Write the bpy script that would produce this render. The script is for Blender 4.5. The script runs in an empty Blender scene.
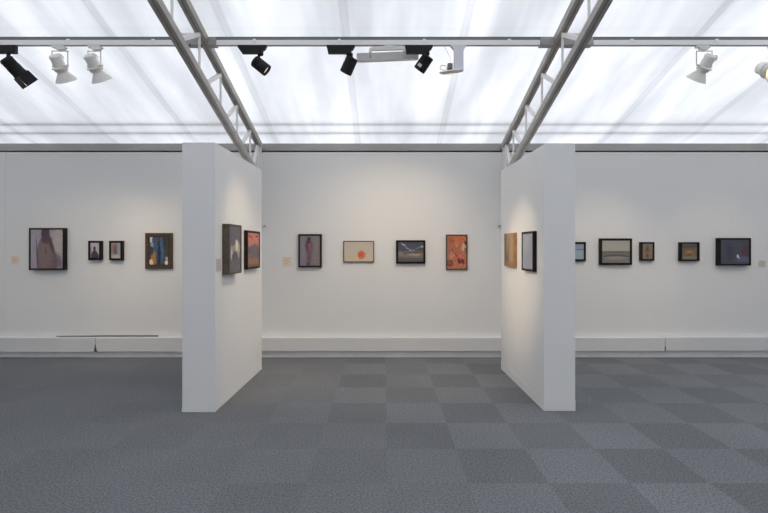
import bpy, bmesh, math, random
from mathutils import Vector, Matrix
random.seed(7)
C = bpy.context.scene.collection
SC = bpy.context.scene
PI = math.pi
F = 474.0; CX = 384.0; HY = 247.0; EYE = 1.46

def wx(px, d): return (px - CX) * d / F
def wz(py, d): return EYE + (HY - py) * d / F

# ------------------------------------------------------------------ materials
def mat(name, col, rough=0.6, metal=0.0, emit=None, estr=0.0, noise=0.0, nscale=20.0, bump=0.0, bscale=80.0):
    m = bpy.data.materials.new(name); m.use_nodes = True
    nt = m.node_tree; b = nt.nodes['Principled BSDF']
    b.inputs['Base Color'].default_value = (*col, 1)
    b.inputs['Roughness'].default_value = rough
    b.inputs['Metallic'].default_value = metal
    if emit:
        b.inputs['Emission Color'].default_value = (*emit, 1)
        b.inputs['Emission Strength'].default_value = estr
    tc = nt.nodes.new('ShaderNodeTexCoord')
    if noise:
        n = nt.nodes.new('ShaderNodeTexNoise'); n.inputs['Scale'].default_value = nscale
        n.inputs['Detail'].default_value = 4
        nt.links.new(tc.outputs['Object'], n.inputs['Vector'])
        r = nt.nodes.new('ShaderNodeMapRange')
        r.inputs['From Min'].default_value = .3; r.inputs['From Max'].default_value = .7
        r.inputs['To Min'].default_value = 1 - noise; r.inputs['To Max'].default_value = 1 + noise
        nt.links.new(n.outputs['Fac'], r.inputs['Value'])
        v = nt.nodes.new('ShaderNodeVectorMath'); v.operation = 'SCALE'
        v.inputs[0].default_value = col
        nt.links.new(r.outputs['Result'], v.inputs['Scale'])
        nt.links.new(v.outputs[0], b.inputs['Base Color'])
    if bump:
        n2 = nt.nodes.new('ShaderNodeTexNoise'); n2.inputs['Scale'].default_value = bscale
        nt.links.new(tc.outputs['Object'], n2.inputs['Vector'])
        bp = nt.nodes.new('ShaderNodeBump'); bp.inputs['Strength'].default_value = bump
        bp.inputs['Distance'].default_value = .002
        nt.links.new(n2.outputs['Fac'], bp.inputs['Height'])
        nt.links.new(bp.outputs[0], b.inputs['Normal'])
    return m

class NB:
    """tiny node builder"""
    def __init__(s, name):
        s.m = bpy.data.materials.new(name); s.m.use_nodes = True
        s.nt = s.m.node_tree; s.bsdf = s.nt.nodes['Principled BSDF']
        s.tc = s.nt.nodes.new('ShaderNodeTexCoord')
    def link(s, a, b): s.nt.links.new(a, b)
    def math(s, op, a, b=None, c=None, clamp=False):
        n = s.nt.nodes.new('ShaderNodeMath'); n.operation = op; n.use_clamp = clamp
        for i, v in enumerate((a, b, c)):
            if v is None: continue
            if isinstance(v, (int, float)): n.inputs[i].default_value = v
            else: s.link(v, n.inputs[i])
        return n.outputs[0]
    def sep(s, v):
        n = s.nt.nodes.new('ShaderNodeSeparateXYZ'); s.link(v, n.inputs[0]); return n.outputs
    def comb(s, x, y, z=0.0):
        n = s.nt.nodes.new('ShaderNodeCombineXYZ')
        for i, v in enumerate((x, y, z)):
            if isinstance(v, (int, float)): n.inputs[i].default_value = v
            else: s.link(v, n.inputs[i])
        return n.outputs[0]
    def noise(s, vec, scale, detail=3, rough=.5):
        n = s.nt.nodes.new('ShaderNodeTexNoise'); s.link(vec, n.inputs['Vector'])
        n.inputs['Scale'].default_value = scale; n.inputs['Detail'].default_value = detail
        n.inputs['Roughness'].default_value = rough
        return n.outputs['Fac'], n.outputs['Color']
    def rng(s, v, a, b, c, d, smooth=False):
        n = s.nt.nodes.new('ShaderNodeMapRange'); s.link(v, n.inputs['Value'])
        if smooth: n.interpolation_type = 'SMOOTHSTEP'
        for k, x in (('From Min', a), ('From Max', b), ('To Min', c), ('To Max', d)): n.inputs[k].default_value = x
        return n.outputs[0]
    def mix(s, f, a, b):
        n = s.nt.nodes.new('ShaderNodeMix'); n.data_type = 'RGBA'
        for i, v in ((0, f), (6, a), (7, b)):
            if isinstance(v, (int, float)): n.inputs[i].default_value = v
            elif isinstance(v, tuple): n.inputs[i].default_value = (*v, 1)
            else: s.link(v, n.inputs[i])
        return n.outputs[2]

def s2l(r, g, b):  # sRGB 0-255 to linear
    f = lambda c: (c/255/12.92) if c/255 <= .04045 else ((c/255+.055)/1.055)**2.4
    return (f(r), f(g), f(b))

def painting(name, base, layers, warp=.05, mottle=.15, wscale=6):
    """an invented picture: soft shapes laid over each other, edges wobbled by noise"""
    b = NB(name)
    uv = b.tc.outputs['UV']
    _, nc = b.noise(uv, wscale, 3)
    x, y, _z = b.sep(uv); nx, ny, nz = b.sep(nc)
    X = b.math('ADD', x, b.math('MULTIPLY', b.math('SUBTRACT', nx, .5), warp*2))
    Y = b.math('ADD', y, b.math('MULTIPLY', b.math('SUBTRACT', ny, .5), warp*2))
    col = base
    for L in layers:
        cx, cy, rx, ry, rot, soft, c, alpha = L[:8]
        kind = L[8] if len(L) > 8 else 'e'
        dx = b.math('SUBTRACT', X, cx); dy = b.math('SUBTRACT', Y, cy)
        ca, sa = math.cos(math.radians(rot)), math.sin(math.radians(rot))
        u = b.math('DIVIDE', b.math('ADD', b.math('MULTIPLY', dx, ca), b.math('MULTIPLY', dy, sa)), rx)
        v = b.math('DIVIDE', b.math('SUBTRACT', b.math('MULTIPLY', dy, ca), b.math('MULTIPLY', dx, sa)), ry)
        if kind == 'e': d = b.math('SQRT', b.math('ADD', b.math('MULTIPLY', u, u), b.math('MULTIPLY', v, v)))
        else: d = b.math('MAXIMUM', b.math('ABSOLUTE', u), b.math('ABSOLUTE', v))
        f = b.rng(d, 1-soft, 1+soft, alpha, 0, True)
        col = b.mix(f, col, c)
    nf, _ = b.noise(uv, 14, 5, .65)
    k = b.rng(nf, .3, .7, 1.08-mottle, 1.08+mottle)
    vm = b.nt.nodes.new('ShaderNodeVectorMath'); vm.operation = 'SCALE'
    if isinstance(col, tuple): vm.inputs[0].default_value = col
    else: b.link(col, vm.inputs[0])
    b.link(k, vm.inputs['Scale'])
    b.link(vm.outputs[0], b.bsdf.inputs['Base Color'])
    b.bsdf.inputs['Roughness'].default_value = .6
    return b.m

M = {}
M['wall'] = mat('wall_paint', (.79, .783, .765), .75, noise=.012, nscale=1.2, bump=.12, bscale=60)
M['partition'] = mat('partition_paint', (.82, .815, .80), .7, noise=.01, nscale=2, bump=.1, bscale=50)
M['gap_dark'] = mat('backing_and_gap_dark', (.10, .095, .09), .9)
M['eave'] = mat('eave_paint', (.40, .39, .375), .7, noise=.05, nscale=3)
M['trunking'] = mat('trunking_paint', (.74, .735, .725), .5, noise=.015, nscale=3)
M['skirt'] = mat('skirting_paint', (.78, .77, .76), .6, noise=.05, nscale=4)
M['alu'] = mat('truss_aluminium', (.43, .405, .37), .55, .05, noise=.08, nscale=9)
M['slot'] = mat('truss_slot', (.05, .045, .04), .8)
M['web'] = mat('truss_web', (.84, .83, .80), .5, .0)
M['purlin'] = mat('purlin_metal', (.17, .17, .17), .5, .4)
M['bracket'] = mat('bracket_metal', (.40, .385, .37), .55, .2)
M['track'] = mat('track_white', (.90, .895, .885), .45, .0)
M['trackslot'] = mat('track_slot', (.12, .12, .12), .6)
M['black'] = mat('black_enamel', (.010, .010, .012), .5)
M['black2'] = mat('black_ribbed', (.018, .016, .016), .6)
M['cream'] = mat('white_enamel', (.93, .91, .85), .5)
M['creamd'] = mat('white_enamel_worn', (.82, .80, .74), .5)
M['lgrey'] = mat('light_grey_enamel', (.74, .74, .78), .5)
M['flap'] = mat('flap_inner', (.55, .50, .46), .35, .3)
M['reflector'] = mat('reflector', (.8, .78, .7), .2, .9)
for k_ in ('black', 'black2'): M[k_].node_tree.nodes['Principled BSDF'].inputs['Specular IOR Level'].default_value = .25
M['lamp'] = mat('lamp_warm', (.9, .8, .6), .4, emit=(1, .66, .34), estr=3.0)
M['lamp_dim'] = mat('lamp_warm_dim', (.9, .85, .7), .4, emit=(1, .82, .58), estr=.55)
M['label'] = mat('sticker', (.75, .75, .75), .6)
M['blackframe'] = mat('black_frame', (.010, .008, .008), .45)
M['brownblack'] = mat('dark_stained_wood', (.022, .013, .010), .5, noise=.25, nscale=15)
for k_ in ('blackframe', 'brownblack'): M[k_].node_tree.nodes['Principled BSDF'].inputs['Specular IOR Level'].default_value = .2
M['olive'] = mat('olive_stained_wood', (.098, .078, .052), .6, noise=.3, nscale=18)
M['brown'] = mat('brown_frame', (.068, .040, .024), .5, noise=.25, nscale=20)
M['brown2'] = mat('brown_frame_slip', (.030, .018, .011), .5)
M['thinbrown'] = mat('thin_dark_frame', (.045, .027, .018), .5)
M['orangewood'] = mat('orange_wood', (.50, .22, .085), .6, noise=.25, nscale=14)
M['card'] = mat('card_cream', (.80, .67, .54), .8)
M['card2'] = mat('card_grey', (.62, .58, .52), .8)
M['cardink'] = mat('card_print', (.55, .36, .22), .8)
M['cable'] = mat('cable_black', (.02, .02, .02), .6)

def make_membrane():
    b = NB('roof_membrane')
    nt = b.nt; nt.nodes.remove(b.bsdf)
    o = b.tc.outputs['Object']; x, y, z = b.sep(o)
    # welded seams every 1.09 m: two layers of fabric overlap
    s = b.math('PINGPONG', b.math('SUBTRACT', x, .74), .545)
    seam = b.rng(s, .016, .050, 1, 0, True)
    seam2 = b.rng(b.math('ABSOLUTE', b.math('SUBTRACT', s, .03)), .004, .016, .4, 0, True)
    purlin_shade = b.rng(b.math('ABSOLUTE', b.math('SUBTRACT', y, 4.385)), .05, .10, 1, 0, True)  # shade above the purlin, painted into the cloth as a darker stripe
    # fold shading painted as streaks down the slope, grime blotches
    f1, _ = b.noise(b.comb(b.math('MULTIPLY', x, 1.0), b.math('MULTIPLY', y, .16)), 2.6, 3, .55)
    f2, _ = b.noise(b.comb(b.math('ADD', x, b.math('MULTIPLY', y, .30)), b.math('MULTIPLY', y, .35)), 1.1, 2)
    f3, _ = b.noise(o, 7, 5, .7)
    k = b.math('MULTIPLY', b.rng(f1, .36, .64, .81, 1.05, True), b.rng(f2, .34, .66, .84, 1.07, True))
    k = b.math('MULTIPLY', k, b.rng(f3, .25, .75, .96, 1.03))
    k = b.math('MULTIPLY', k, b.rng(x, -4.5, -.8, .84, 1.0, True))  # weaker daylight on the left, painted into the cloth colour
    k = b.math('MULTIPLY', k, b.rng(y, 4.30, 4.36, .93, 1.0, True))     # darker on the near side of the purlin
    k = b.math('MULTIPLY', k, b.math('SUBTRACT', 1, b.math('MULTIPLY', seam, .14)))
    k = b.math('MULTIPLY', k, b.math('SUBTRACT', 1, b.math('MULTIPLY', seam2, .22)))
    k = b.math('MULTIPLY', k, b.math('SUBTRACT', 1, b.math('MULTIPLY', purlin_shade, .08)))
    vm = nt.nodes.new('ShaderNodeVectorMath'); vm.operation = 'SCALE'
    vm.inputs[0].default_value = (.605, .605, .61); b.link(k, vm.inputs['Scale'])
    tr = nt.nodes.new('ShaderNodeBsdfTranslucent'); b.link(vm.outputs[0], tr.inputs['Color'])
    di = nt.nodes.new('ShaderNodeBsdfDiffuse'); di.inputs['Color'].default_value = (.30, .30, .30, 1)
    add = nt.nodes.new('ShaderNodeAddShader'); b.link(tr.outputs[0], add.inputs[0]); b.link(di.outputs[0], add.inputs[1])
    b.link(add.outputs[0], nt.nodes['Material Output'].inputs['Surface'])
    return b.m
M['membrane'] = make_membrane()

def make_carpet():
    b = NB('carpet_tiles')
    o = b.tc.outputs['Object']; x, y, z = b.sep(o)
    ix = b.math('FLOOR', b.math('DIVIDE', b.math('SUBTRACT', x, .02), .5))
    iy = b.math('FLOOR', b.math('DIVIDE', b.math('SUBTRACT', y, .43), .5))
    par = b.math('FLOORED_MODULO', b.math('ADD', ix, iy), 2)           # 0 dark, 1 light
    wn = b.nt.nodes.new('ShaderNodeTexWhiteNoise'); wn.noise_dimensions = '2D'
    b.link(b.comb(ix, iy), wn.inputs['Vector'])
    amt = b.rng(x, -1.9, 1.2, .014, .075, True)  # pile sheen painted as tile contrast, stronger to the right
    chk = b.math('MULTIPLY', b.math('SUBTRACT', par, .5), b.math('MULTIPLY', amt, 2))
    rnd = b.math('MULTIPLY', b.math('SUBTRACT', wn.outputs['Value'], .5), .09)
    g1, _ = b.noise(o, 78, 3, .8)
    g2, _ = b.noise(o, 1.1, 3)
    k = b.math('ADD', b.math('ADD', 1.0, chk), rnd)
    k = b.math('MULTIPLY', k, b.rng(g1, .32, .68, .50, 1.50))
    k = b.math('MULTIPLY', k, b.rng(g2, .3, .7, .94, 1.06))
    k = b.math('MULTIPLY', k, b.rng(x, -3.5, 1.2, .90, 1.03, True))   # the tiles get darker towards the left
    vm = b.nt.nodes.new('ShaderNodeVectorMath'); vm.operation = 'SCALE'
    vm.inputs[0].default_value = (.180, .187, .197); b.link(k, vm.inputs['Scale'])
    b.link(vm.outputs[0], b.bsdf.inputs['Base Color'])
    b.bsdf.inputs['Roughness'].default_value = .95
    b.bsdf.inputs['Specular IOR Level'].default_value = .15
    bp = b.nt.nodes.new('ShaderNodeBump'); bp.inputs['Strength'].default_value = .5; bp.inputs['Distance'].default_value = .004
    
    return b.m
M['carpet'] = make_carpet()

# ------------------------------------------------------------------ mesh helpers
def obj(name, bm, m, parent=None, smooth=False):
    me = bpy.data.meshes.new(name); bmesh.ops.recalc_face_normals(bm, faces=bm.faces); bm.to_mesh(me); bm.free()
    o = bpy.data.objects.new(name, me); C.objects.link(o)
    for mm in (m if isinstance(m, (list, tuple)) else [m]): me.materials.append(mm)
    if parent: o.parent = parent
    if smooth:
        for p in me.polygons: p.use_smooth = True
        me.set_sharp_from_angle(angle=math.radians(35))
    return o

def box(bm, x0, x1, y0, y1, z0, z1, bev=0.0, mi=0):
    r = bmesh.ops.create_cube(bm, size=1.0)
    bmesh.ops.scale(bm, vec=(x1-x0, y1-y0, z1-z0), verts=r['verts'])
    bmesh.ops.translate(bm, vec=((x0+x1)/2, (y0+y1)/2, (z0+z1)/2), verts=r['verts'])
    fs = {f for v in r['verts'] for f in v.link_faces}
    for f in fs: f.material_index = mi
    if bev:
        es = list({e for v in r['verts'] for e in v.link_edges})
        bmesh.ops.bevel(bm, geom=es, offset=bev, segments=2, profile=.7, affect='EDGES')

def prism(bm, pts, lo, hi, axis='z', mi=0):
    """extrude a polygon given in the two other axes"""
    def V(a, b, c):
        return {'z': (a, b, c), 'y': (a, c, b), 'x': (c, a, b)}[axis]
    A = [bm.verts.new(V(a, b, lo)) for a, b in pts]; B = [bm.verts.new(V(a, b, hi)) for a, b in pts]
    fs = [bm.faces.new(A), bm.faces.new(B[::-1])]
    n = len(pts)
    for i in range(n): fs.append(bm.faces.new((A[i], B[i], B[(i+1) % n], A[(i+1) % n])))
    for f in fs: f.material_index = mi

def frame_of(d):
    d = Vector(d).normalized()
    up = Vector((0, 0, 1)) if abs(d.z) < .95 else Vector((0, 1, 0))
    s = d.cross(up).normalized(); t = s.cross(d).normalized()
    return d, s, t

def lathe(bm, org, d, prof, n=28, cap0=True, cap1=True, mi=0):
    """prof = [(distance along d, radius)]"""
    org = Vector(org); d, s, t = frame_of(d)
    rings = []
    for a, r in prof:
        rings.append([bm.verts.new(org + d*a + (s*math.cos(2*PI*i/n) + t*math.sin(2*PI*i/n))*r) for i in range(n)])
    for R0, R1 in zip(rings, rings[1:]):
        for i in range(n):
            f = bm.faces.new((R0[i], R0[(i+1) % n], R1[(i+1) % n], R1[i])); f.material_index = mi
    if cap0: bm.faces.new(rings[0]).material_index = mi
    if cap1: bm.faces.new(rings[-1][::-1]).material_index = mi

def tube(bm, pts, r, n=8):
    for a, b in zip(pts, pts[1:]):
        a = Vector(a); b = Vector(b); L = (b-a).length
        lathe(bm, a, b-a, [(-r*.4, r), (L+r*.4, r)], n)

def beam(bm, a, b, w, h, side=Vector((1, 0, 0)), mi=0):
    """rectangular bar from a to b; w across 'side', h across the third axis"""
    a = Vector(a); b = Vector(b); d = (b-a).normalized(); s = side.normalized(); u = s.cross(d).normalized()
    vs = []
    for p in (a, b):
        for i, j in ((-1, -1), (1, -1), (1, 1), (-1, 1)): vs.append(bm.verts.new(p + s*i*w/2 + u*j*h/2))
    for f in ((0, 1, 2, 3), (7, 6, 5, 4), (0, 4, 5, 1), (1, 5, 6, 2), (2, 6, 7, 3), (3, 7, 4, 0)):
        bm.faces.new([vs[k] for k in f]).material_index = mi

def empty(name, loc=(0, 0, 0)):
    o = bpy.data.objects.new(name, None); o.location = loc; o.empty_display_size = .1; C.objects.link(o); return o
def tag(o, label, cat, group=None):
    o['label'] = label; o['category'] = cat
    if group: o['group'] = group
    return o
def struct(name, bm, m, smooth=False):
    o = obj(name, bm, m, smooth=smooth); o['kind'] = 'structure'; return o
def part(name, bm, m, root, label=None, smooth=False):
    """mesh written in world space, parented to its thing"""
    loc = Vector(root.matrix_world.translation) if root.parent else Vector(root.location)
    bmesh.ops.translate(bm, vec=-loc, verts=bm.verts)
    o = obj(name, bm, m, root, smooth)
    if label: o['label'] = label
    return o
def sub(name, bm, m, root_part, root, label=None, smooth=False):
    bmesh.ops.translate(bm, vec=-Vector(root.location), verts=bm.verts)
    o = obj(name, bm, m, root_part, smooth)
    if label: o['label'] = label
    return o

# ------------------------------------------------------------------ the room
XL, XR, YB, YF = -7.2, 7.2, -5.0, 6.62
WY = 6.30                        # face of the back wall
SL = .29; RY = .6                # roof slope, ridge position
def roof(y): return 3.43 - SL*(y-4.37) if y >= RY else 3.43 - SL*(RY-4.37) - SL*(RY-y)

bm = bmesh.new(); box(bm, XL-.1, XR+.1, YB-.1, YF+.1, -.1, 0); struct('floor', bm, M['carpet'])

bm = bmesh.new(); box(bm, -5.03, XR, WY, WY+.04, 0, 2.72)
box(bm, XL, -5.03, WY-.004, WY+.04, 0, 2.72)
struct('wall_back', bm, M['wall'])
bm = bmesh.new(); box(bm, XL, XR, 6.55, YF, 0, 2.84)
struct('trim_1', bm, M['gap_dark'])
bm = bmesh.new(); box(bm, XL, XR, 6.385, 6.50, 2.757, 2.856, .003)
struct('trim_2', bm, M['eave'])
for nm, xa, xb in (('wall_left', XL-.1, XL), ('wall_right', XR, XR+.1)):
    bm = bmesh.new()
    prism(bm, [(YB, 0), (YF, 0), (YF, roof(YF)+.0), (RY, roof(RY)+.0), (YB, roof(YB)+.0)], xa, xb, 'x')
    struct(nm, bm, M['wall'])
bm = bmesh.new(); box(bm, XL-.1, XR+.1, YB-.1, YB, 0, roof(YB)+.05); struct('wall_front', bm, M['wall'])

# membrane: real cloth surface with small billows between the purlins and at the seams
bm = bmesh.new()
xs = [XL-.1 + i*(XR-XL+.2)/144 for i in range(145)]
ys = [YF + (RY-YF)*i/60 for i in range(61)] + [RY + (YB-.1-RY)*i/20 for i in range(1, 21)]
def cloth(x, y):
    z = roof(y)
    if y > RY:
        t = (y-4.37)
        env = min(1, abs(t)*2.2) * max(0, min(1, (5.85-y)/.5))
        s = abs(((x-.74)/1.09) % 1.0 - .5)*2                     # 1 at seam, 0 mid panel
        z += env*(.030*(1-s*s) + .012*math.sin(2.1*x+1.7*y) + .008*math.sin(5.3*x-1.1*y))
    if y > 6.25: z += .014
    return z + .004
G = [[bm.verts.new((x, y, cloth(x, y))) for x in xs] for y in ys]
for a in range(len(ys)-1):
    for b_ in range(len(xs)-1):
        bm.faces.new((G[a][b_], G[a][b_+1], G[a+1][b_+1], G[a+1][b_]))
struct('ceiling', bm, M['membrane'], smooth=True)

# two battens lying on top of the cloth near the eaves, seen as shadows through it
for k, (yy, dl) in enumerate(((6.125, 0), (5.92, 0))):
    bm = bmesh.new()
    beam(bm, (XL, yy, roof(yy)+.040), (XR, yy, roof(yy)+.050), .034, .03, side=Vector((0, 1, 0)))
    struct('trim_%d' % (3+k), bm, M['eave'])

# skirting and the boxed trunking that runs along the wall
bm = bmesh.new(); box(bm, XL, XR, WY-.022, WY, 0, .088); struct('baseboard_back', bm, M['skirt'])
def trunk(name, pts, z0=.092, z1=.268, lean=0.0):
    bm = bmesh.new()
    (xa, ya), (xb, yb) = pts
    prof = lambda y, dz=0, ln=0: [(y, z0+dz), (WY-.015, z0+dz), (WY-.015, z1+dz), (y-ln, z1+dz), (y, z1-.01+dz)]
    v = []
    for x, y, ln in ((xa, ya, 0), (xb, yb, 0)):
        v.append([bm.verts.new((x, yy, zz)) for yy, zz in ((y, z0), (WY-.002-ln, z0), (WY-.002-ln, z1), (y-.004, z1), (y-.006, z1-.006))])
    n = 5
    bm.faces.new(v[0]); bm.faces.new(v[1][::-1])
    for i in range(n): bm.faces.new((v[0][i], v[1][i], v[1][(i+1) % n], v[0][(i+1) % n]))
    return struct(name, bm, M['trunking'])
yj = 6.232
trunk('trim_5', ((XL, yj), (-3.80, yj)), .080, .268)
trunk('trim_6', ((-3.792, yj+.004), (-1.70, yj+.004)), .084, .270)
trunk('trim_7', ((-1.696, yj), (3.690, yj)), .093, .268)
trunk('trim_8', ((3.703, yj+.002), (XR, yj+.002)), .097, .272)
# splits in the casing ends (dark wedge shaped gaps)
bm = bmesh.new(); prism(bm, [(-3.815, .085), (-3.775, .085), (-3.80, .18)], yj-.003, yj+.02, 'y'); struct('trim_9', bm, M['gap_dark'])
bm = bmesh.new(); prism(bm, [(3.686, .092), (3.701, .092), (3.704, .15)], yj-.003, yj+.02, 'y'); struct('trim_10', bm, M['gap_dark'])
# dark strip painted as the shadow gap where the casing leaves the wall
bm = bmesh.new(); prism(bm, [(-4.35, .272), (-3.0, .272), (-3.0, .286), (-3.6, .286), (-4.35, .278)], WY-.012, WY-.001, 'y'); struct('trim_11', bm, M['gap_dark'])

# ------------------------------------------------------------------ partitions
def partition(corners, h, kick, label):
    """corners: four floor corners in order"""
    cx = sum(p[0] for p in corners)/4; cy = sum(p[1] for p in corners)/4
    root = tag(empty('display_partition', (cx, cy, 0)), label, 'partition')
    bm = bmesh.new(); prism(bm, corners, 0.0, h)
    es = [e for e in bm.edges if abs(e.verts[0].co.z - e.verts[1].co.z) > .5 or e.verts[0].co.z > 1]
    bmesh.ops.bevel(bm, geom=es, offset=.003, segments=1, affect='EDGES')
    part('panel', bm, M['partition'], root)
    off = .0015
    out = [(cx+(x-cx)*(1+off/abs(x-cx)), cy+(y-cy)*(1+off/abs(y-cy))) for x, y in corners]
    bm = bmesh.new(); prism(bm, out, .002, kick)
    part('skirting_board', bm, M['partition'], root)
    return root
LP = [(-1.785, 4.19), (-1.493, 4.19), (-1.462, 5.67), (-1.754, 5.67)]
RP = [(1.424, 4.22), (1.703, 4.22), (1.681, 5.67), (1.402, 5.67)]
partition(LP, 2.385, .042, 'tall white free-standing partition on the left, between brown framed painting and purple figure painting')
partition(RP, 2.375, .095, 'tall white free-standing partition on the right, carrying an unframed wood panel')

# ------------------------------------------------------------------ roof trusses
U = Vector((0, 1, -SL)).normalized()
def chord_z(y): return 3.39 - SL*(y-4.28)          # centre of the upper chord
def depth(y): return .411 + .019*(y-4.1)          # the truss gets a little deeper towards the wall
def chord(bm, X, y0, y1, k):
    """U shaped extrusion: two flanges and a web, so the slot in the underside is a real groove"""
    n = Vector((0, SL, 1)).normalized()
    a = Vector((X, y0, chord_z(y0)-k*depth(y0))); b = Vector((X, y1, chord_z(y1)-k*depth(y1)))
    beam(bm, a + n*.014, b + n*.014, .070, .046)
    for sx in (-1, 1):
        beam(bm, a + Vector((sx*.0195, 0, 0)) - n*.020, b + Vector((sx*.0195, 0, 0)) - n*.020, .031, .022)
def truss(X, label, wall_side):
    root = tag(empty('roof_truss', (X, WY, 1.7)), label, 'truss', None)
    bm = bmesh.new(); chord(bm, X, RY, 6.375, 0)
    c1 = part('upper_chord', bm, M['alu'], root)
    bm = bmesh.new(); chord(bm, X, RY, 6.285, 1)
    c2 = part('lower_chord', bm, M['alu'], root)
    nodes = [3.70-.54*k for k in range(5, 0, -1)] + [3.70, 4.25, 4.80, 5.34, 5.86, 6.22]
    for k, y in enumerate(nodes):
        bm = bmesh.new()
        lathe(bm, (X, y, chord_z(y)-.03), (0, 0, -1), [(0, .011), (depth(y)-.05, .011)], 12)
        part('vertical_strut', bm, M['web'], root, smooth=True)
        if k:
            y0 = nodes[k-1]
            bm = bmesh.new()
            beam(bm, (X, y0+.13, chord_z(y0+.13)-depth(y0)+.02), (X, y-.015, chord_z(y)-.04), .034, .034)
            part('diagonal_brace', bm, M['web'], root)
    # leg down the wall with a gusset at its foot
    bm = bmesh.new(); box(bm, X-.030, X+.030, WY-.05, WY-.001, 1.74, chord_z(6.3)-.02, .003)
    part('wall_post', bm, M['skirt'], root)
    s = -wall_side
    if X < 0: s *= 1
    bm = bmesh.new(); prism(bm, [(X+s*.030, 1.73), (X+s*(.080 if X > 0 else .034), 1.73), (X+s*(.078 if X > 0 else .034), 1.78), (X+s*.034, 2.05), (X+s*.030, 2.05)], WY-.035, WY-.004, 'y')
    g = part('gusset', bm, M['skirt'], root)
    bm = bmesh.new(); lathe(bm, (X+s*.075, WY-.055, 1.738), (0, 1, 0), [(0, .012), (.045, .012)], 10)
    part('bolt', bm, M['bracket'], root)
    return root
truss(-1.655, 'grey metal lattice roof truss running down above the left white partition', 1 if False else -1)
truss(1.60, 'grey metal lattice roof truss running down above the right white partition', 1)

# ------------------------------------------------------------------ purlins and tracks
PY = 4.40; TY = 4.37
PT = [(-7.15, -1.695, 'far left bay'), (-1.615, 1.56, 'middle bay'), (1.64, 7.15, 'right bay')]
lab = ['dark grey roof beam above the track with the two white cone lamps side by side',
       'dark grey roof beam between the two trusses, above the middle track',
       'dark grey roof beam above the track with the single white cone lamp on the right']
tl = ['pale lighting track carrying two white cone spotlights on the left',
      'pale lighting track between the two trusses, carrying three black spotlights',
      'pale lighting track to the right of the right truss, carrying a white cone spotlight']
for i, (xa, xb, _) in enumerate(PT):
    root = tag(empty('roof_beam', ((xa+xb)/2, PY, 3.39)), lab[i], 'beam', 'roof beams over the lighting tracks')
    bm = bmesh.new(); box(bm, xa, xb, PY-.025, PY+.025, 3.362, 3.402, .004)
    part('bar', bm, M['purlin'], root)
    for side in ((xa,) if i == 2 else (xb,) if i == 0 else (xa, xb)):
        inner = 1 if side == xa else -1
        L = {0: .17, 1: .07 if inner == 1 else .12, 2: .28}[i]
        x0, x1 = sorted((side, side + inner*L))
        bm = bmesh.new(); box(bm, x0, x1, PY-.055, PY+.028, 3.316, 3.388, .004)
        br = part('end_bracket', bm, M['bracket'], root)
        bm = bmesh.new()
        for q in (.25, .75): lathe(bm, (x0+(x1-x0)*q, PY-.056, 3.352), (0, -1, 0), [(0, .009), (.006, .009)], 8)
        sub('screw', bm, M['bracket'], br, root)
        if i in (0, 2):
            bm = bmesh.new(); a, b_ = sorted((side, side + inner*.20)); box(bm, a, b_, PY-.02, PY+.04, 3.412, 3.455, .003)
            part('spacer', bm, M['lgrey'], root)
    t0 = xa + (.0 if i == 0 else .075 if i == 1 else .285); t1 = xb - (.175 if i == 0 else .125 if i == 1 else 0)
    tr = tag(empty('lighting_track', ((t0+t1)/2, TY, 3.34)), tl[i], 'lighting track', 'lighting tracks under the roof beams')
    bm = bmesh.new()
    box(bm, t0, t1, TY-.02, TY+.02, 3.330, 3.361, .002)
    for s in (-1, 1): box(bm, t0, t1, TY+s*.0135-.0065, TY+s*.0135+.0065, 3.316, 3.330)
    part('rail', bm, M['track'], tr)
    bm = bmesh.new(); box(bm, t0+.002, t1-.002, TY-.007, TY+.007, 3.319, 3.329)
    part('conductor_strip', bm, M['trackslot'], tr)
    bm_n = 0
    x = t0 + .35
    while x < t1 - .2:
        if abs(x) < 4.2:
            bm = bmesh.new(); box(bm, x-.014, x+.014, TY-.026, TY+.024, 3.340, 3.368, .002)
            part('clip', bm, M['cream'], tr)
        x += .78
# little loop of cable by the left truss
bm = bmesh.new()
pts = [(wx(188, TY), TY-.03, 3.325), (wx(187, TY), TY-.05, 3.30), (wx(190, TY), TY-.05, 3.290), (wx(192.5, TY), TY-.05, 3.298), (wx(192, TY), TY-.04, 3.318)]
tube(bm, pts, .004)
tag(obj('power_cable', bm, M['cable']), 'short black loop of cable under the beam beside the left truss', 'cable')

# ------------------------------------------------------------------ black cylinder spotlights
FY = TY + .115
TZ = 3.316          # underside of the track
def spot_lamp(loc, d, power, size=55, blend=1.0, col=(1, .79, .53), parent=None, name='lamp_light'):
    L = bpy.data.lights.new(name, 'SPOT'); L.energy = power; L.spot_size = math.radians(size); L.spot_blend = blend
    L.color = col; L.shadow_soft_size = .035
    o = bpy.data.objects.new(name, L); C.objects.link(o)
    o.location = loc; o.rotation_euler = Vector(d).to_track_quat('-Z', 'Y').to_euler()
    return o

def P(px, py, y=TY): return Vector((wx(px, y), y, wz(py, y)))
def dir3(a, b, dY):
    return (P(*b, y=TY+dY) - P(*a)).normalized()

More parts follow.
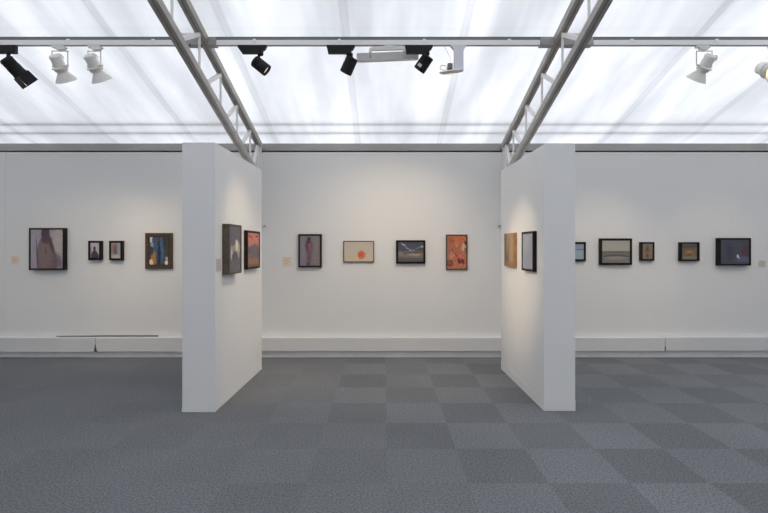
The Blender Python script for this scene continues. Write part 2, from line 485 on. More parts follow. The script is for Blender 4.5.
def black_spot(x0, x1, head0, d, L, r, label, power, aim=None, taper=True, size=60, ad_z=.075, sticker=False, stem_x=None):
    """x0..x1 adaptor in metres, head0 = centre of the back cap, d = direction of the beam"""
    d = Vector(d).normalized(); h0 = Vector(head0)
    root = tag(empty('track_spotlight', ((x0+x1)/2, TY, TZ)), label, 'spotlight', 'black spotlights on the tracks')
    bm = bmesh.new()
    zz = TZ - ad_z
    prism(bm, [(x0+(.04 if taper else .012), zz), (x1-.05, zz), (x1-.045, zz+.02), (x1-.015, zz+.04), (x1, TZ-.004), (x1, TZ), (x0, TZ), (x0, TZ-.018)], TY-.018, TY+.018, 'y')
    lathe(bm, ((x1+x0)/2+(x1-x0)*.28, TY, zz+.022), (0, 0, -1), [(0, .026), (.03, .026), (.038, .018)], 16)
    part('adaptor', bm, M['black'], root)
    mid = h0 + d*L*.28
    top = Vector((stem_x if stem_x is not None else mid.x+.01, TY, zz))
    bm = bmesh.new(); tube(bm, [top, (top.x, TY, mid.z+r*.6), mid], .013, 10)
    part('stem', bm, M['black'], root, smooth=True)
    bm = bmesh.new()
    prof = [(0, r*.90), (.008, r)]
    for k in range(5): prof += [(.014+k*.010, r), (.016+k*.010, r*.95), (.020+k*.010, r*.95), (.022+k*.010, r)]
    prof += [(L-.004, r), (L, r*.985), (L, r*.90), (L-.030, r*.84)]
    lathe(bm, h0, d, prof, 32, True, True)
    hd = part('head', bm, M['black2'], root, smooth=True)
    bm = bmesh.new(); lathe(bm, h0, d, [(L-.028, r*.80), (L-.018, r*.82)], 28)
    sub('lens', bm, M['lamp_dim'], hd, root, 'glowing warm lens inside the rim', True)
    bm = bmesh.new()
    lathe(bm, h0, d, [(L-.001, r*.985), (L+.004, r*.985), (L+.004, r*.90), (L-.001, r*.90)], 32, False, False)
    sub('rim', bm, M['black'], hd, root)
    if sticker:
        dd, s, t = frame_of(d)
        bm = bmesh.new()
        n = Vector((0, -1, 0)); n = (n - d*n.dot(d)).normalized(); w = d.cross(n)
        c = h0 + d*L*.72 + n*(r+.0008) + w*.012
        vs = [bm.verts.new(c + d*a + w*b_ + n*cc) for cc in (0, .001) for a, b_ in ((-.014, -.018), (.014, -.018), (.014, .018), (-.014, .018))]
        for f in ((0, 1, 2, 3), (4, 7, 6, 5), (0, 4, 5, 1), (1, 5, 6, 2), (2, 6, 7, 3), (3, 7, 4, 0)): bm.faces.new([vs[k] for k in f])
        sub('sticker', bm, M['label'], hd, root, 'small white sticker')
    m = h0 + d*(L+.01)
    spot_lamp(m, (Vector(aim)-m) if aim else d, power, size)
    return root

def img_dir(a, b, dy):
    v = P(*b) - P(*a); v.normalize(); return Vector((v.x*math.sqrt(1-dy*dy), dy, v.z*math.sqrt(1-dy*dy)))
black_spot(wx(238, TY), wx(267, TY), P(254.5, 60.7), img_dir((254.5, 60.7), (266.5, 70.1), .08), .142, .056,
           'black cylinder spotlight right of the left truss, tilted down to the right', 180, aim=(1.41, 4.92, 1.22), size=29)
black_spot(wx(327, TY), wx(355, TY), P(352.3, 58.0), img_dir((352.3, 58.2), (345.5, 71.9), .16), .144, .057,
           'black cylinder spotlight left of the long pale fluorescent fitting, pointing down left', 70, aim=(-1.46, 5.05, .9), taper=False, size=54)
black_spot(wx(405, TY), wx(433, TY), P(428.6, 56.0), img_dir((428.6, 56.0), (419.0, 68.5), .40), .146, .057,
           'black cylinder spotlight with a small white sticker, right of the pale fluorescent fitting', 88, aim=(-.05, WY, .30), taper=False, size=96, sticker=True, stem_x=wx(427, TY))

# ------------------------------------------------------------------ black spotlight with barn doors, left edge of the view
def barn_spot():
    a = P(6.5, 60); d = dir3((5.5, 58.5), (28.5, 82), .14)
    root = tag(empty('track_spotlight', (wx(6, TY), TY, TZ)), 'long black spotlight with open barn door flaps at the far left end of the track', 'spotlight', 'black spotlights on the tracks')
    bm = bmesh.new(); box(bm, wx(-10, TY), wx(16.5, TY), TY-.02, TY+.02, TZ-.072, TZ, .004)
    part('adaptor', bm, M['black'], root)
    bm = bmesh.new(); tube(bm, [(wx(8.5, TY), TY, TZ-.07), (wx(8.5, TY), TY, wz(57, TY)), a+d*.05], .016, 10)
    part('stem', bm, M['black'], root, smooth=True)
    r = .060; L = .170
    bm = bmesh.new()
    prof = [(0, r*.8), (.02, r)]
    for k in range(4): prof += [(.03+k*.014, r), (.033+k*.014, r*.93), (.038+k*.014, r*.93), (.041+k*.014, r)]
    prof += [(L-.02, r), (L-.015, r*1.06), (L, r*1.06), (L, r*.95), (L-.02, r*.9)]
    lathe(bm, a-d*.02, d, prof, 32)
    hd = part('head', bm, M['black2'], root, smooth=True)
    bm = bmesh.new(); lathe(bm, a-d*.02, d, [(L-.018, r*.86), (L-.012, r*.86)], 28)
    sub('lens', bm, M['lamp_dim'], hd, root, 'glowing warm lens', True)
    c = a + d*(L-.02)
    dd, s, t = frame_of(d)
    for k, (u, w) in enumerate(((s, t), (-s, t), (t, s), (-t, s))):
        fl = .105; hw = .054
        tip = .010
        p0 = c + u*r*.95; p1 = c + d*fl + u*(r*.95+tip*.4)
        n = u
        vs = []
        for off in (0, .003):
            for base, ww in ((p0, hw*1.02), (p1, hw*1.12)):
                for sg in (-1, 1): vs.append(base + w*ww*sg + n*off)
        bm = bmesh.new(); V = [bm.verts.new(v) for v in vs]
        for f, mi in (((0, 1, 3, 2), 1), ((4, 6, 7, 5), 0), ((0, 4, 5, 1), 0), ((2, 3, 7, 6), 0), ((0, 2, 6, 4), 0), ((1, 5, 7, 3), 0)):
            bm.faces.new([V[i] for i in f]).material_index = mi
        part('barn_door', bm, [M['black'], M['flap']], root)
    m = c + d*.01
    spot_lamp(m, Vector((-3.3, WY, 1.0))-m, 24, 55)
barn_spot()

# ------------------------------------------------------------------ white cone spotlights
def cone_spot(ax, body0, d, label, power, aim, mirror=1, yoke=(55, 68), handle=True, bulb=None):
    K = .93
    def cl(bm, org, d, prof, n): lathe(bm, org, d, [(a*K, q*1.12) for a, q in prof], n)
    d = Vector(d).normalized(); o = Vector(body0)
    root = tag(empty('cone_spotlight', (ax, TY, TZ)), label, 'spotlight', 'white cone spotlights on the tracks')
    bm = bmesh.new(); box(bm, ax-.068, ax+.045, TY-.017, TY+.017, TZ-.022, TZ, .003)
    prism(bm, [(ax-.03, TZ-.040), (ax+.04, TZ-.040), (ax+.065, TZ-.018), (ax+.045, TZ-.016), (ax-.045, TZ-.016)], TY-.015, TY+.015, 'y')
    part('adaptor', bm, M['creamd'], root)
    # square wire yoke
    yx0, yx1 = wx(yoke[0], TY), wx(yoke[1], TY); yz = TZ - .050
    col = o + d*.112*K
    bm = bmesh.new()
    lo0 = o.z - .02 if mirror > 0 else col.z; lo1 = col.z if mirror > 0 else o.z - .005
    tube(bm, [(yx0, TY, lo0), (yx0, TY, yz), (yx1, TY, yz), (yx1, TY, lo1)], .0055, 8)
    tube(bm, [((yx0+yx1)/2, TY, yz), ((yx0+yx1)/2, TY, TZ-.03)], .012, 10)
    tube(bm, [(yx1 if mirror > 0 else yx0, TY, col.z), tuple(col)], .006, 8)
    part('yoke', bm, M['creamd'], root, smooth=True)
    bm = bmesh.new()
    cl(bm, o, d, [(-.016, .020), (-.014, .036), (-.002, .043), (.0, .048), (.015, .048), (.017, .045), (.095, .045), (.105, .040)], 32)
    hd = part('lamp_body', bm, M['cream'], root, smooth=True)
    if handle:
        dd, s, t = frame_of(d)
        side = Vector((1, 0, 0)) if mirror > 0 else Vector((1, 0, 0))
        u = (side - d*side.dot(d)).normalized()
        bm = bmesh.new()
        arc = [o + d*(.03-.045*math.sin(a)) + u*(.030+.030*math.cos(a+PI)+.012) for a in [PI*k/8 for k in range(9)]]
        tube(bm, arc, .0045, 8)
        sub('handle', bm, M['creamd'], hd, root, smooth=True)
        bm = bmesh.new(); lathe(bm, o + d*.085 - u*.044*mirror, -u*mirror, [(0, .006), (.010, .006), (.012, .012), (.022, .012)], 12)
        sub('knob', bm, M['creamd'], hd, root, smooth=True)
    bm = bmesh.new()
    cl(bm, o, d, [(.104, .040), (.106, .064), (.114, .066), (.120, .054), (.146, .050), (.150, .036)], 32)
    part('collar', bm, M['creamd'], root, smooth=True)
    bm = bmesh.new()
    cl(bm, o, d, [(.148, .038), (.162, .042), (.238, .084), (.242, .084), (.242, .081), (.165, .037)], 36)
    hood = part('hood', bm, M['cream'], root, smooth=True)
    bm = bmesh.new(); cl(bm, o, d, [(.170, .034), (.180, .034)], 24)
    sub('bulb', bm, bulb or M['lamp_dim'], hood, root, 'warm lit bulb deep inside the hood', True)
    m = o + d*.23
    if power: spot_lamp(m, Vector(aim)-m, power, 58, 1.0)
    return root
cone_spot(wx(60, TY), P(55, 56), dir3((54.8, 55), (66, 79), .125), 'white cone spotlight on the left, the one nearer the black barn door spotlight', 36, (-3.80, WY, 1.0), 1, (52, 67.8))
cone_spot(wx(96, TY), P(89.3, 56), dir3((89, 55), (101.5, 79), .125), 'white cone spotlight on the left, the one nearer the left truss', 34, (-2.85, WY, 1.0), 1, (88, 100.7))
cone_spot(wx(703, TY), P(711, 56), dir3((711.5, 55), (696.5, 78.5), .13), 'white cone spotlight alone at the upper right, pointing down to the left', 50, (2.85, WY, .8), -1, (696.5, 712))
# fourth one, cut by the right edge: faces the camera and glows
cone_spot(wx(776, TY), P(761, 68), (-.05, -.85, -.5), 'white cone spotlight cut by the right edge of the view, its lit mouth towards us', 0, (0, 0, 0), 1, (770, 784), False, M['lamp'])
_r = P(761, 68); _d = Vector((-.05, -.85, -.5)).normalized()
spot_lamp(_r + _d*.21, _d, 20, 70)

# two unseen lamps added outside the frame to light the wall ends
for sx, aim in ((-4.35, (-4.7, WY, .9)), (4.45, (4.3, WY, .9))):
    black_spot(sx-.13, sx+.13, (sx, TY, 3.15), Vector(aim)-Vector((sx, TY, 3.15)), .14, .056,
               'added, unseen black cylinder spotlight just beyond the %s edge of the view' % ('left' if sx < 0 else 'right'), 12 if sx < 0 else 26, aim=aim, taper=False, size=55)

# ------------------------------------------------------------------ long fluorescent fitting
root = tag(empty('fluorescent_fitting', (wx(388, TY), TY, TZ)), 'long pale linear light fitting hanging level between two black spotlights', 'light fitting')
bm = bmesh.new(); box(bm, wx(384.5, TY), wx(392.5, TY), TY-.016, TY+.016, wz(47.5, TY), TZ, .002)
part('adaptor', bm, M['track'], root)
bm = bmesh.new()
out = [(369, 52.6), (369, 49), (372.5, 47.2), (380, 46.2), (396, 45.6), (405.5, 46), (405.8, 52), (403.6, 52), (403.4, 49.6), (372, 50.6), (371, 52.6)]
prism(bm, [(wx(a, TY), wz(b_, TY)) for a, b_ in out], TY-.010, TY+.016, 'y')
for q in (369.2, 403.6): box(bm, wx(q, TY), wx(q+1.9, TY), TY+.012, FY+.01, wz(52.6, TY), wz(51.4, TY))
part('bracket', bm, M['creamd'], root)
yb = TY + .045
bm = bmesh.new()

q = [(356.8, 53.0), (418.6, 50.5), (418.6, 58.2), (356.8, 60.6)]
prism(bm, [(wx(a, FY), wz(b_, FY)) for a, b_ in q], FY, FY+.05, 'y')
bmesh.ops.bevel(bm, geom=list(bm.edges), offset=.004, segments=2, affect='EDGES')
hs = part('housing', bm, M['track'], root)
bm = bmesh.new()
q = [(358.5, 54.8), (416.9, 52.5), (416.9, 58.2), (358.5, 60.5)]
prism(bm, [(wx(a, FY), wz(b_, FY)) for a, b_ in q], FY+.051, FY+.056, 'y')
sub('diffuser', bm, M['lgrey'], hs, root)

# ------------------------------------------------------------------ lamp on the grey drop post
root = tag(empty('drop_post_lamp', (wx(458.5, TY), TY, TZ)), 'small dish lamp at the foot of a wide grey drop post under the track', 'lamp')
bm = bmesh.new()
x0, x1 = wx(453.8, TY), wx(463.2, TY)
prism(bm, [(x0, wz(72, TY)), (x1, wz(71, TY)), (x1, TZ-.04), (x1+.022, TZ-.012), (x1+.022, TZ), (x0-.030, TZ), (x0-.030, TZ-.008), (x0, TZ-.04)], TY-.02, TY+.02, 'y')
part('post', bm, M['lgrey'], root)
bm = bmesh.new(); ctr = Vector((wx(451.5, TY), TY+.02, wz(71.5, TY)))
dish_d = Vector((.12, .22, -1)).normalized()
lathe(bm, ctr - dish_d*.02, dish_d, [(0, .060), (.006, .108), (.014, .112), (.030, .090), (.034, .060)], 30)
for v in bm.verts: v.co.y = TY + (v.co.y-TY)*.8
ds = part('dish', bm, M['creamd'], root, smooth=True)
bm = bmesh.new(); lathe(bm, ctr - dish_d*.02, dish_d, [(.033, .052), (.038, .048)], 24)
sub('bulb', bm, M['lamp_dim'], ds, root, 'small lit disc under the dish')
bm = bmesh.new(); box(bm, wx(447.3, TY), wx(452.4, TY), TY-.03, TY+.02, wz(69.4, TY), wz(64.2, TY), .003)
part('transformer', bm, M['purlin'], root, 'dark grey box on top of the dish')
bm = bmesh.new()
tube(bm, [(wx(444, TY), TY, TZ), (wx(447, TY), TY-.01, wz(52, TY)), (wx(450, TY), TY-.01, wz(58, TY)), (wx(450.3, TY), TY, wz(64.5, TY))], .0028, 6)
tube(bm, [(wx(449, TY), TY, TZ), (wx(452.5, TY), TY-.012, wz(49, TY)), (wx(454, TY), TY-.015, wz(50, TY))], .0028, 6)
part('wire', bm, M['creamd'], root)
bm = bmesh.new()
a0 = [Vector((wx(443, TY) + .030*math.cos(t), TY-.02, wz(68.5, TY)+.022*math.sin(t))) for t in [2*PI*k/14 for k in range(15)]]
tube(bm, a0, .004, 6); part('ring', bm, M['creamd'], root, smooth=True)

# ------------------------------------------------------------------ pictures
def picture(name, mtx, w, h, depth, bar, fmat, art, label, cat='painting', rebate=.006, group=None, slip=None, canvas_side=None, bars=None):
    """built in a local frame: x to the right, z up, -y towards the viewer, y=0 at the wall"""
    root = tag(empty(name), label, cat, group); root.matrix_world = mtx
    g = .0
    bl, br, bt, bb = bars or (bar, bar, bar, bar)
    if bar > 0:
        bm = bmesh.new()
        o_ = [(-w/2, -h/2), (w/2, -h/2), (w/2, h/2), (-w/2, h/2)]
        i_ = [(-w/2+bl, -h/2+bb), (w/2-br, -h/2+bb), (w/2-br, h/2-bt), (-w/2+bl, h/2-bt)]
        ring = lambda pts, y: [bm.verts.new((a, y, b_)) for a, b_ in pts]
        A, B, Cc, Dd = ring(o_, 0), ring(o_, -depth), ring(i_, -depth), ring(i_, 0)
        for P0, P1 in ((A, B), (B, Cc), (Cc, Dd), (Dd, A)):
            for k in range(4): bm.faces.new((P0[k], P0[(k+1) % 4], P1[(k+1) % 4], P1[k]))
        es = [e for e in bm.edges if all(abs(v.co.y+depth) < 1e-6 for v in e.verts)]
        bmesh.ops.bevel(bm, geom=es, offset=min(.0025, bar*.2), segments=2, affect='EDGES')
        obj('frame', bm, fmat, root)
        ix0, ix1, iz0, iz1 = -w/2+bl, w/2-br, -h/2+bb, h/2-bt
    else:
        ix0, ix1, iz0, iz1 = -w/2, w/2, -h/2, h/2
    if slip:
        sw, sm = slip
        bm = bmesh.new()
        for q in ((ix0, ix1, iz1-sw, iz1), (ix0, ix1, iz0, iz0+sw)): box(bm, q[0], q[1], -depth+.004, -.002, q[2], q[3])
        for q in ((ix0, ix0+sw), (ix1-sw, ix1)): box(bm, q[0], q[1], -depth+.004, -.002, iz0+sw, iz1-sw)
        obj('slip', bm, sm, root); ix0 += sw; ix1 -= sw; iz0 += sw; iz1 -= sw
    bm = bmesh.new(); uv = bm.loops.layers.uv.new('UVMap')
    yf = -depth + (rebate if bar > 0 else 0)
    e = .0005 if bar > 0 else 0
    box(bm, ix0+e, ix1-e, yf, -.001, iz0+e, iz1-e, 0 if bar > 0 else .0015)
    for f in bm.faces:
        for l in f.loops: l[uv].uv = ((l.vert.co.x-ix0)/(ix1-ix0), (l.vert.co.z-iz0)/(iz1-iz0))
        f.material_index = 0 if (canvas_side is None or f.normal.y < -.5 or f.calc_center_median().y < yf+1e-4) else 1
    obj('canvas', bm, [art] + ([canvas_side] if canvas_side else []), root)
    return root

def on_back(px0, px1, py0, py1, d):
    """front face edges in the photo -> matrix, width, height for a frame of depth d on the back wall"""
    Y = WY - d
    x0, x1, z0, z1 = wx(px0, Y), wx(px1, Y), wz(py1, Y), wz(py0, Y)
    return Matrix.Translation(((x0+x1)/2, WY-.001, (z0+z1)/2)), x1-x0, z1-z0

c = s2l
A = {}
A['veiled'] = painting('art_veiled_figure', c(150, 142, 152), [
    (.12, .5, .16, .8, 0, .6, c(162, 156, 166), .8), (.86, .70, .2, .5, 0, .6, c(178, 166, 160), .9),
    (.47, .30, .28, .54, 0, .10, c(118, 99, 97), 1), (.60, .30, .20, .50, 14, .12, c(112, 93, 93), 1), (.46, .34, .20, .40, 0, .5, c(128, 108, 102), .8),
    (.46, .90, .13, .20, 0, .2, c(78, 64, 74), 1), (.50, .74, .17, .10, 0, .3, c(84, 68, 76), .9), (.62, .66, .05, .28, 20, .3, c(84, 68, 76), .9),
    (.47, .45, .03, .10, 0, .5, c(88, 70, 70), .6), (.86, .20, .10, .2, 20, .5, c(98, 88, 98), .8), (.20, .35, .025, .45, 3, .5, c(88, 76, 84), .8)], .025)
A['silhouette'] = painting('art_head_silhouette', c(182, 170, 175), [
    (.5, .75, .5, .3, 0, .6, c(190, 178, 180), .6), (.5, .12, .46, .30, 0, .12, c(60, 54, 70), 1), (.48, .38, .26, .12, 0, .2, c(60, 54, 68), 1), (.48, .62, .15, .15, 0, .15, c(56, 48, 62), 1),
    (.05, .3, .1, .5, 0, .5, c(110, 100, 115), .7)], .03)
A['blurred'] = painting('art_blurred_head', c(160, 150, 155), [
    (.25, .6, .22, .35, 0, .7, c(150, 105, 110), .8), (.5, .5, .22, .42, 0, .6, c(95, 85, 85), .9), (.75, .45, .12, .5, 0, .6, c(150, 150, 150), .9), (.5, .10, .5, .14, 0, .4, c(185, 175, 168), .9)], .06)
A['blue'] = painting('art_blue_cloak', c(66, 62, 58), [
    (.40, .55, .15, .60, 12, .5, c(58, 86, 118), .95), (.66, .55, .11, .50, 0, .5, c(64, 98, 136), .9), (.53, .35, .09, .55, 0, .4, c(30, 35, 48), .95),
    (.22, .22, .14, .30, 0, .3, c(165, 120, 50), 1), (.10, .92, .08, .10, 0, .3, c(215, 215, 200), .9), (.14, .72, .08, .10, 0, .5, c(150, 175, 195), .8),
    (.10, .08, .10, .10, 0, .3, c(225, 205, 190), 1), (.92, .06, .09, .09, 0, .3, c(225, 210, 190), 1), (.93, .22, .06, .07, 0, .4, c(190, 200, 205), .8),
    (.82, .8, .12, .2, 0, .5, c(45, 45, 48), .8), (.12, .5, .12, .15, 0, .4, c(45, 50, 75), .9)], .09, .3)
A['pale_peak'] = painting('art_pale_peak', c(94, 90, 98), [
    (.5, .85, .6, .25, 0, .5, c(100, 97, 106), .8), (.55, .50, .34, .14, 6, .25, c(172, 164, 154), .9), (.66, .58, .14, .12, 0, .3, c(215, 206, 190), .95),
    (.18, .42, .07, .16, 0, .4, c(206, 196, 180), .9), (.42, .44, .05, .14, 12, .35, c(110, 106, 112), .8), (.80, .42, .10, .12, -20, .35, c(190, 170, 150), .9), (.5, .34, .28, .10, 0, .3, c(86, 82, 90), 1), (.5, .1, .5, .2, 0, .5, c(112, 106, 112), .6)], .10, .2)
A['red_hill'] = painting('art_red_hill', c(186, 124, 112), [
    (.5, .90, .6, .16, 0, .3, c(205, 124, 110), 1), (.18, .88, .05, .035, 0, .2, c(40, 32, 40), 1), (.34, .88, .045, .035, 0, .2, c(40, 32, 40), 1), (.80, .90, .10, .03, 0, .2, c(70, 50, 60), 1),
    (.55, .38, .50, .30, 0, .12, c(112, 102, 106), 1), (.12, .5, .2, .1, 0, .4, c(105, 90, 95), .9), (.5, .12, .7, .14, 0, .3, c(150, 115, 92), .95), (.4, .02, .7, .07, 0, .4, c(120, 92, 80), .9)], .06, .22)
A['standing'] = painting('art_standing_figure', c(122, 114, 124), [
    (.12, .5, .15, .7, 0, .6, c(134, 128, 140), .8), (.82, .4, .18, .7, 0, .6, c(132, 122, 120), .8), (.46, .62, .17, .26, 0, .3, c(118, 80, 88), 1), (.50, .60, .05, .20, 0, .5, c(150, 104, 108), .7), (.34, .62, .06, .14, 25, .4, c(96, 66, 76), .8),
    (.45, .90, .085, .065, 0, .2, c(60, 42, 54), 1), (.42, .80, .12, .06, 0, .3, c(80, 52, 66), .9), (.46, .28, .11, .24, -3, .35, c(116, 80, 92), 1), (.41, .06, .10, .05, 0, .4, c(80, 62, 80), .9), (.66, .5, .02, .45, 0, .6, c(105, 100, 110), .6)], .03)
A['orange_sun'] = painting('art_orange_blot', c(196, 182, 165), [
    (.5, .12, .6, .14, 0, .3, c(205, 186, 155), .9), (.2, .27, .3, .008, 0, .5, c(165, 150, 130), .8), (.5, .8, .6, .3, 0, .5, c(190, 178, 165), .6), (.59, .33, .135, .22, 0, .18, c(212, 116, 82), 1), (.57, .34, .07, .10, 0, .3, c(200, 84, 62), .8), (.60, .12, .07, .035, 0, .5, c(205, 160, 140), .8)], .04, .08)
A['night'] = painting('art_night_shore', c(84, 84, 90), [
    (.5, .80, .7, .25, 0, .3, c(70, 73, 86), 1), (.22, .86, .10, .035, -32, .4, c(165, 168, 178), .9), (.36, .70, .09, .03, -38, .4, c(150, 152, 160), .85), (.47, .60, .06, .04, 0, .4, c(165, 165, 172), .85), (.78, .70, .12, .03, 30, .4, c(130, 132, 142), .7), (.95, .78, .06, .05, 0, .4, c(165, 170, 180), .9), (.60, .56, .07, .03, 30, .4, c(150, 150, 158), .8), (.30, .50, .10, .04, 0, .4, c(135, 134, 132), .8), (.85, .40, .12, .04, 5, .4, c(150, 140, 128), .8),
    (.5, .47, .6, .07, 0, .4, c(95, 90, 88), .9), (.5, .30, .6, .12, 0, .5, c(118, 108, 98), .95), (.66, .36, .25, .04, 5, .5, c(170, 155, 135), .85), (.80, .45, .10, .04, 10, .4, c(120, 85, 65), .8), (.5, .06, .6, .10, 0, .3, c(84, 82, 84), 1), (.10, .42, .10, .10, 0, .4, c(130, 130, 128), .7)], .06, .2)
A['terracotta'] = painting('art_terracotta_field', c(184, 112, 84), [
    (.3, .7, .4, .4, 0, .6, c(172, 100, 76), .8), (.6, .92, .35, .12, 0, .4, c(190, 104, 66), .9), (.12, .5, .14, .8, 0, .6, c(168, 110, 88), .7), (.86, .64, .12, .10, 60, .3, c(205, 165, 150), 1), (.95, .78, .05, .08, 0, .3, c(60, 50, 52), .9), (.93, .56, .05, .07, 0, .3, c(70, 55, 55), .8),
    (.40, .45, .20, .04, -40, .3, c(135, 45, 32), .9), (.72, .36, .18, .08, 0, .5, c(205, 105, 95), .8), (.62, .22, .05, .10, 20, .25, c(82, 32, 40), 1), (.76, .24, .05, .10, -20, .25, c(82, 32, 40), 1), (.86, .20, .04, .09, 10, .3, c(90, 38, 42), 1), (.25, .42, .16, .10, 20, .5, c(200, 138, 112), .7), (.5, .75, .10, .08, 0, .5, c(205, 140, 96), .7), (.2, .85, .10, .06, 0, .5, c(150, 78, 58), .7), (.70, .28, .18, .03, 0, .3, c(120, 50, 50), .9),
    (.14, .17, .15, .09, 0, .12, c(112, 66, 50), .95, 'b'), (.14, .17, .09, .05, 0, .2, c(140, 88, 62), .9, 'b')], .07, .4)
A['wood'] = painting('art_wood_panel', c(150, 128, 100), [
    (.12, .5, .14, .8, 0, .5, c(112, 96, 80), .9), (.5, .8, .12, .6, 3, .5, c(168, 144, 112), .8), (.45, .4, .06, .5, -5, .5, c(120, 98, 74), .8), (.75, .55, .10, .7, 0, .5, c(176, 146, 108), .8), (.25, .25, .14, .22, 0, .5, c(98, 84, 74), .8), (.6, .06, .6, .08, 0, .4, c(140, 105, 80), .8)], .07, .22)
A['grey_sheet'] = painting('art_grey_sheet', c(156, 159, 170), [(.5, .3, .5, .4, 0, .6, c(146, 150, 162), .6), (.3, .8, .4, .3, 0, .6, c(166, 168, 178), .6)], .05, .06)
A['pale_sea'] = painting('art_pale_sea', c(142, 156, 170), [(.5, .80, .7, .24, 0, .3, c(140, 150, 166), .9), (.8, .64, .4, .03, 0, .4, c(88, 102, 128), 1), (.5, .25, .7, .3, 0, .5, c(152, 166, 176), .8)], .03, .08)
A['grey_horizon'] = painting('art_grey_horizon', c(168, 162, 150), [
    (.5, .20, .7, .32, 0, .05, c(112, 107, 102), 1, 'b'), (.5, .50, .7, .03, 0, .4, c(98, 94, 90), .9), (.5, .28, .45, .09, 0, .2, c(82, 78, 76), .9), (.5, .22, .42, .075, 0, .25, c(142, 136, 126), 1), (.5, .05, .7, .1, 0, .4, c(124, 117, 110), .9)], .015, .08)
A['ochre'] = painting('art_ochre_figure', c(128, 114, 98), [
    (.5, .55, .20, .28, 0, .4, c(120, 86, 58), .95), (.45, .62, .08, .18, 20, .4, c(92, 62, 42), .9), (.58, .40, .16, .12, 0, .4, c(150, 106, 62), .9), (.5, .20, .14, .12, 0, .4, c(96, 72, 56), .9), (.5, .84, .10, .07, 0, .4, c(105, 85, 66), .8)], .10, .22)
A['amber'] = painting('art_amber_mound', c(112, 100, 84), [
    (.5, .85, .7, .14, 0, .3, c(84, 80, 78), 1), (.5, .64, .7, .05, 0, .4, c(122, 90, 62), .9), (.48, .42, .26, .18, 0, .3, c(158, 110, 62), 1), (.48, .30, .22, .08, 0, .4, c(118, 78, 48), .9), (.48, .45, .12, .07, 0, .4, c(182, 132, 76), .8), (.5, .05, .7, .14, 0, .4, c(128, 118, 98), .9)], .05, .2)
A['dusk'] = painting('art_dusk_shapes', c(72, 72, 84), [
    (.28, .6, .14, .45, 5, .5, c(54, 60, 82), .9), (.12, .45, .10, .6, 0, .5, c(70, 74, 82), .7), (.86, .52, .16, .26, 0, .5, c(82, 54, 60), .8), (.78, .20, .24, .14, 0, .5, c(90, 92, 116), .95), (.60, .30, .035, .07, 0, .2, c(205, 210, 222), 1), (.645, .25, .03, .04, 0, .2, c(170, 175, 190), 1), (.45, .85, .3, .12, 0, .5, c(74, 72, 84), .7)], .07, .15)

def hang(px, fmat, art, d, bar, label, **kw):
    m, w, h = on_back(px[0], px[1], px[2], px[3], d)
    return picture('framed_painting', m, w, h, d, bar, fmat, A[art], label, **kw)
px = 1/75.6
hang((28.8, 64.0, 228, 270), M['blackframe'], 'veiled', .070, .020, 'large black framed painting of a veiled mauve figure, far left of the back wall')
hang((88, 100.9, 240.8, 260), M['blackframe'], 'silhouette', .055, .026, 'small black framed picture of a dark head and shoulders silhouette')
hang((109, 122.2, 240.8, 260.3), M['blackframe'], 'blurred', .055, .026, 'small black framed picture of a blurred greyish pink head')
hang((145, 172, 233, 268.8), M['brown'], 'blue', .035, .042, 'painting of blue draped forms in a wide brown wooden frame', slip=(.012, M['brown2']))
hang((298.2, 321.5, 234.1, 267.4), M['brownblack'], 'standing', .050, .023, 'dark framed upright painting of a thin standing reddish purple figure')
hang((343.4, 374, 241, 262.2), M['thinbrown'], 'orange_sun', .030, .009, 'thin framed beige painting with one round orange blot')
hang((396.1, 425.4, 240.2, 263.7), M['blackframe'], 'night', .045, .027, 'black framed dark landscape with white streaks in a night sky')
hang((446.2, 467.5, 234.6, 269.8), M['brown'], 'terracotta', .030, .014, 'upright terracotta orange painting in a narrow dark frame')
hang((561, 586, 242, 261.3), M['blackframe'], 'pale_sea', .040, .027, 'black framed pale blue seascape, half hidden behind the right partition')
hang((600.2, 632.2, 238.4, 265), M['blackframe'], 'grey_horizon', .050, .028, 'black framed pale grey landscape with a flat horizon and curved shore')
hang((641, 654.6, 242, 260.8), M['brownblack'], 'ochre', .050, .024, 'small dark framed upright picture of a brown mottled figure')
hang((680.4, 699.8, 242.2, 261.2), M['blackframe'], 'amber', .050, .022, 'small dark framed picture with an amber mound in the middle', bars=(.026, .034, .020, .024))
hang((719.4, 751.2, 238, 265.6), M['blackframe'], 'dusk', .075, .022, 'large black framed dark blue painting with a small white mark, far right')

def on_side(face, sgn, y_near, y_far, z0, z1):
    """face: partition inner edge ((x,y),(x,y)) front to rear; sgn +1 looks to +x"""
    (xa, ya), (xb, yb) = face
    X = lambda y: xa + (xb-xa)*(y-ya)/(yb-ya)
    p = Vector((X((y_near+y_far)/2) + sgn*.0012, (y_near+y_far)/2, (z0+z1)/2))
    t = Vector((xb-xa, yb-ya, 0)).normalized()
    rx = t if sgn > 0 else -t                 # to the right as seen when facing the picture
    up = Vector((0, 0, 1)); yy = up.cross(rx)  # into the wall
    m = Matrix((rx, yy, up)).transposed().to_4x4(); m.translation = p
    return m, (y_far-y_near), (z1-z0)
LF = (LP[1], LP[2]); RF = (RP[0], RP[3])
m, w, h = on_side(LF, 1, 4.36, 4.715, 1.205, 1.674)
picture('framed_painting', m, w, h, .066, .014, M['olive'], A['pale_peak'], 'deep olive framed grey painting with a pale peak, nearer on the left partition')
m, w, h = on_side(LF, 1, 4.99, 5.45, 1.222, 1.636)
picture('framed_painting', m, w, h, .040, .022, M['brownblack'], A['red_hill'], 'dark framed red and grey hill painting, farther on the left partition')
m, w, h = on_side(RF, -1, 5.03, 5.42, 1.244, 1.612)
picture('wood_panel_painting', m, w, h, .030, 0, None, A['wood'], 'unframed brown and orange wood panel on the right partition', canvas_side=M['orangewood'])
m, w, h = on_side(RF, -1, 4.405, 4.755, 1.228, 1.609)
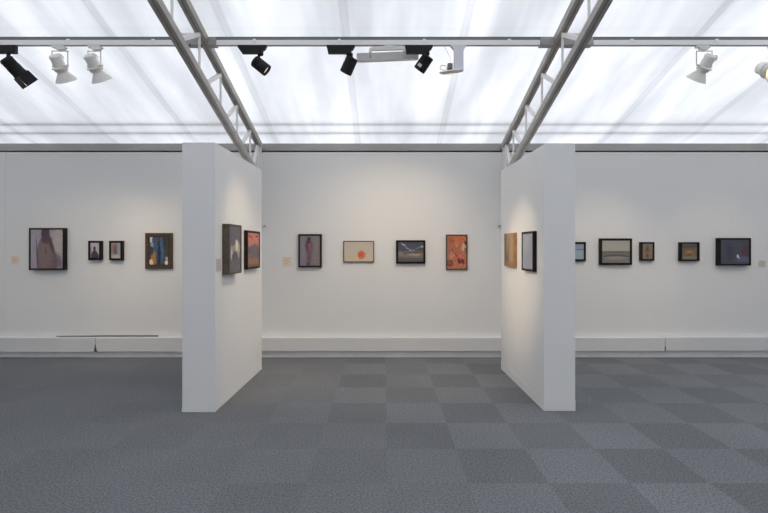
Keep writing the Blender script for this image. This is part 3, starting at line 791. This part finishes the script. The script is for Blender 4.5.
picture('framed_painting', m, w, h, .036, .020, M['blackframe'], A['grey_sheet'], 'black framed plain blue-grey picture, nearer on the right partition')

# ------------------------------------------------------------------ caption cards
def card(mtx, w, h, label, m_, rows=4):
    root = tag(empty('caption_card'), label, 'card', 'caption cards beside the pictures'); root.matrix_world = mtx
    bm = bmesh.new(); box(bm, -w/2, w/2, -.003, 0, -h/2, h/2); obj('sheet', bm, m_, root)
    bm = bmesh.new()
    for k in range(rows):
        z = h*.30 - k*h*.17; L = w*(.34, .30, .36, .22)[k % 4]
        box(bm, -w*.36, -w*.36+L*2, -.0036, -.0028, z-.002, z+.002)
    obj('printed_lines', bm, M['cardink'], root)
for (a, b_, t, d_), l, mm in (((11.3, 18.6, 256.3, 264.6), 'small cream caption card on the wall at the far left', M['card']),
                              ((282.6, 291.8, 256.8, 266.3), 'small cream caption card left of the standing figure painting', M['card']),
                              ((758.6, 765.6, 260.6, 267.4), 'small pale caption card on the wall at the far right', M['card2'])):
    m, w, h = on_back(a, b_, t, d_, .003); card(m, w, h, l, mm)
m, w, h = on_side(LF, 1, 4.215, 4.325, 1.24, 1.355)
card(m, w, h, 'small grey caption card at the front of the left partition', M['card2'])

# ------------------------------------------------------------------ daylight
W = bpy.data.worlds.new('overcast_sky'); SC.world = W; W.use_nodes = True
bg = W.node_tree.nodes['Background']; bg.inputs['Color'].default_value = (.895, .93, 1.0, 1); bg.inputs['Strength'].default_value = 1.80

# ------------------------------------------------------------------ camera
cam = bpy.data.cameras.new('camera'); co = bpy.data.objects.new('camera', cam); C.objects.link(co)
co.location = (0, 0, EYE); co.rotation_euler = (PI/2, 0, 0)
cam.sensor_fit = 'HORIZONTAL'; cam.sensor_width = 36; cam.lens = 36*F/768
cam.shift_y = -(256.5-HY)/768
cam.clip_start = .05; cam.clip_end = 100
SC.camera = co
SC.view_settings.view_transform = 'Standard'; SC.view_settings.look = 'None'
SC.view_settings.exposure = 0.0; SC.view_settings.gamma = 1.0
SC.cycles.max_bounces = 10; SC.cycles.diffuse_bounces = 8
SC.cycles.use_denoising = True
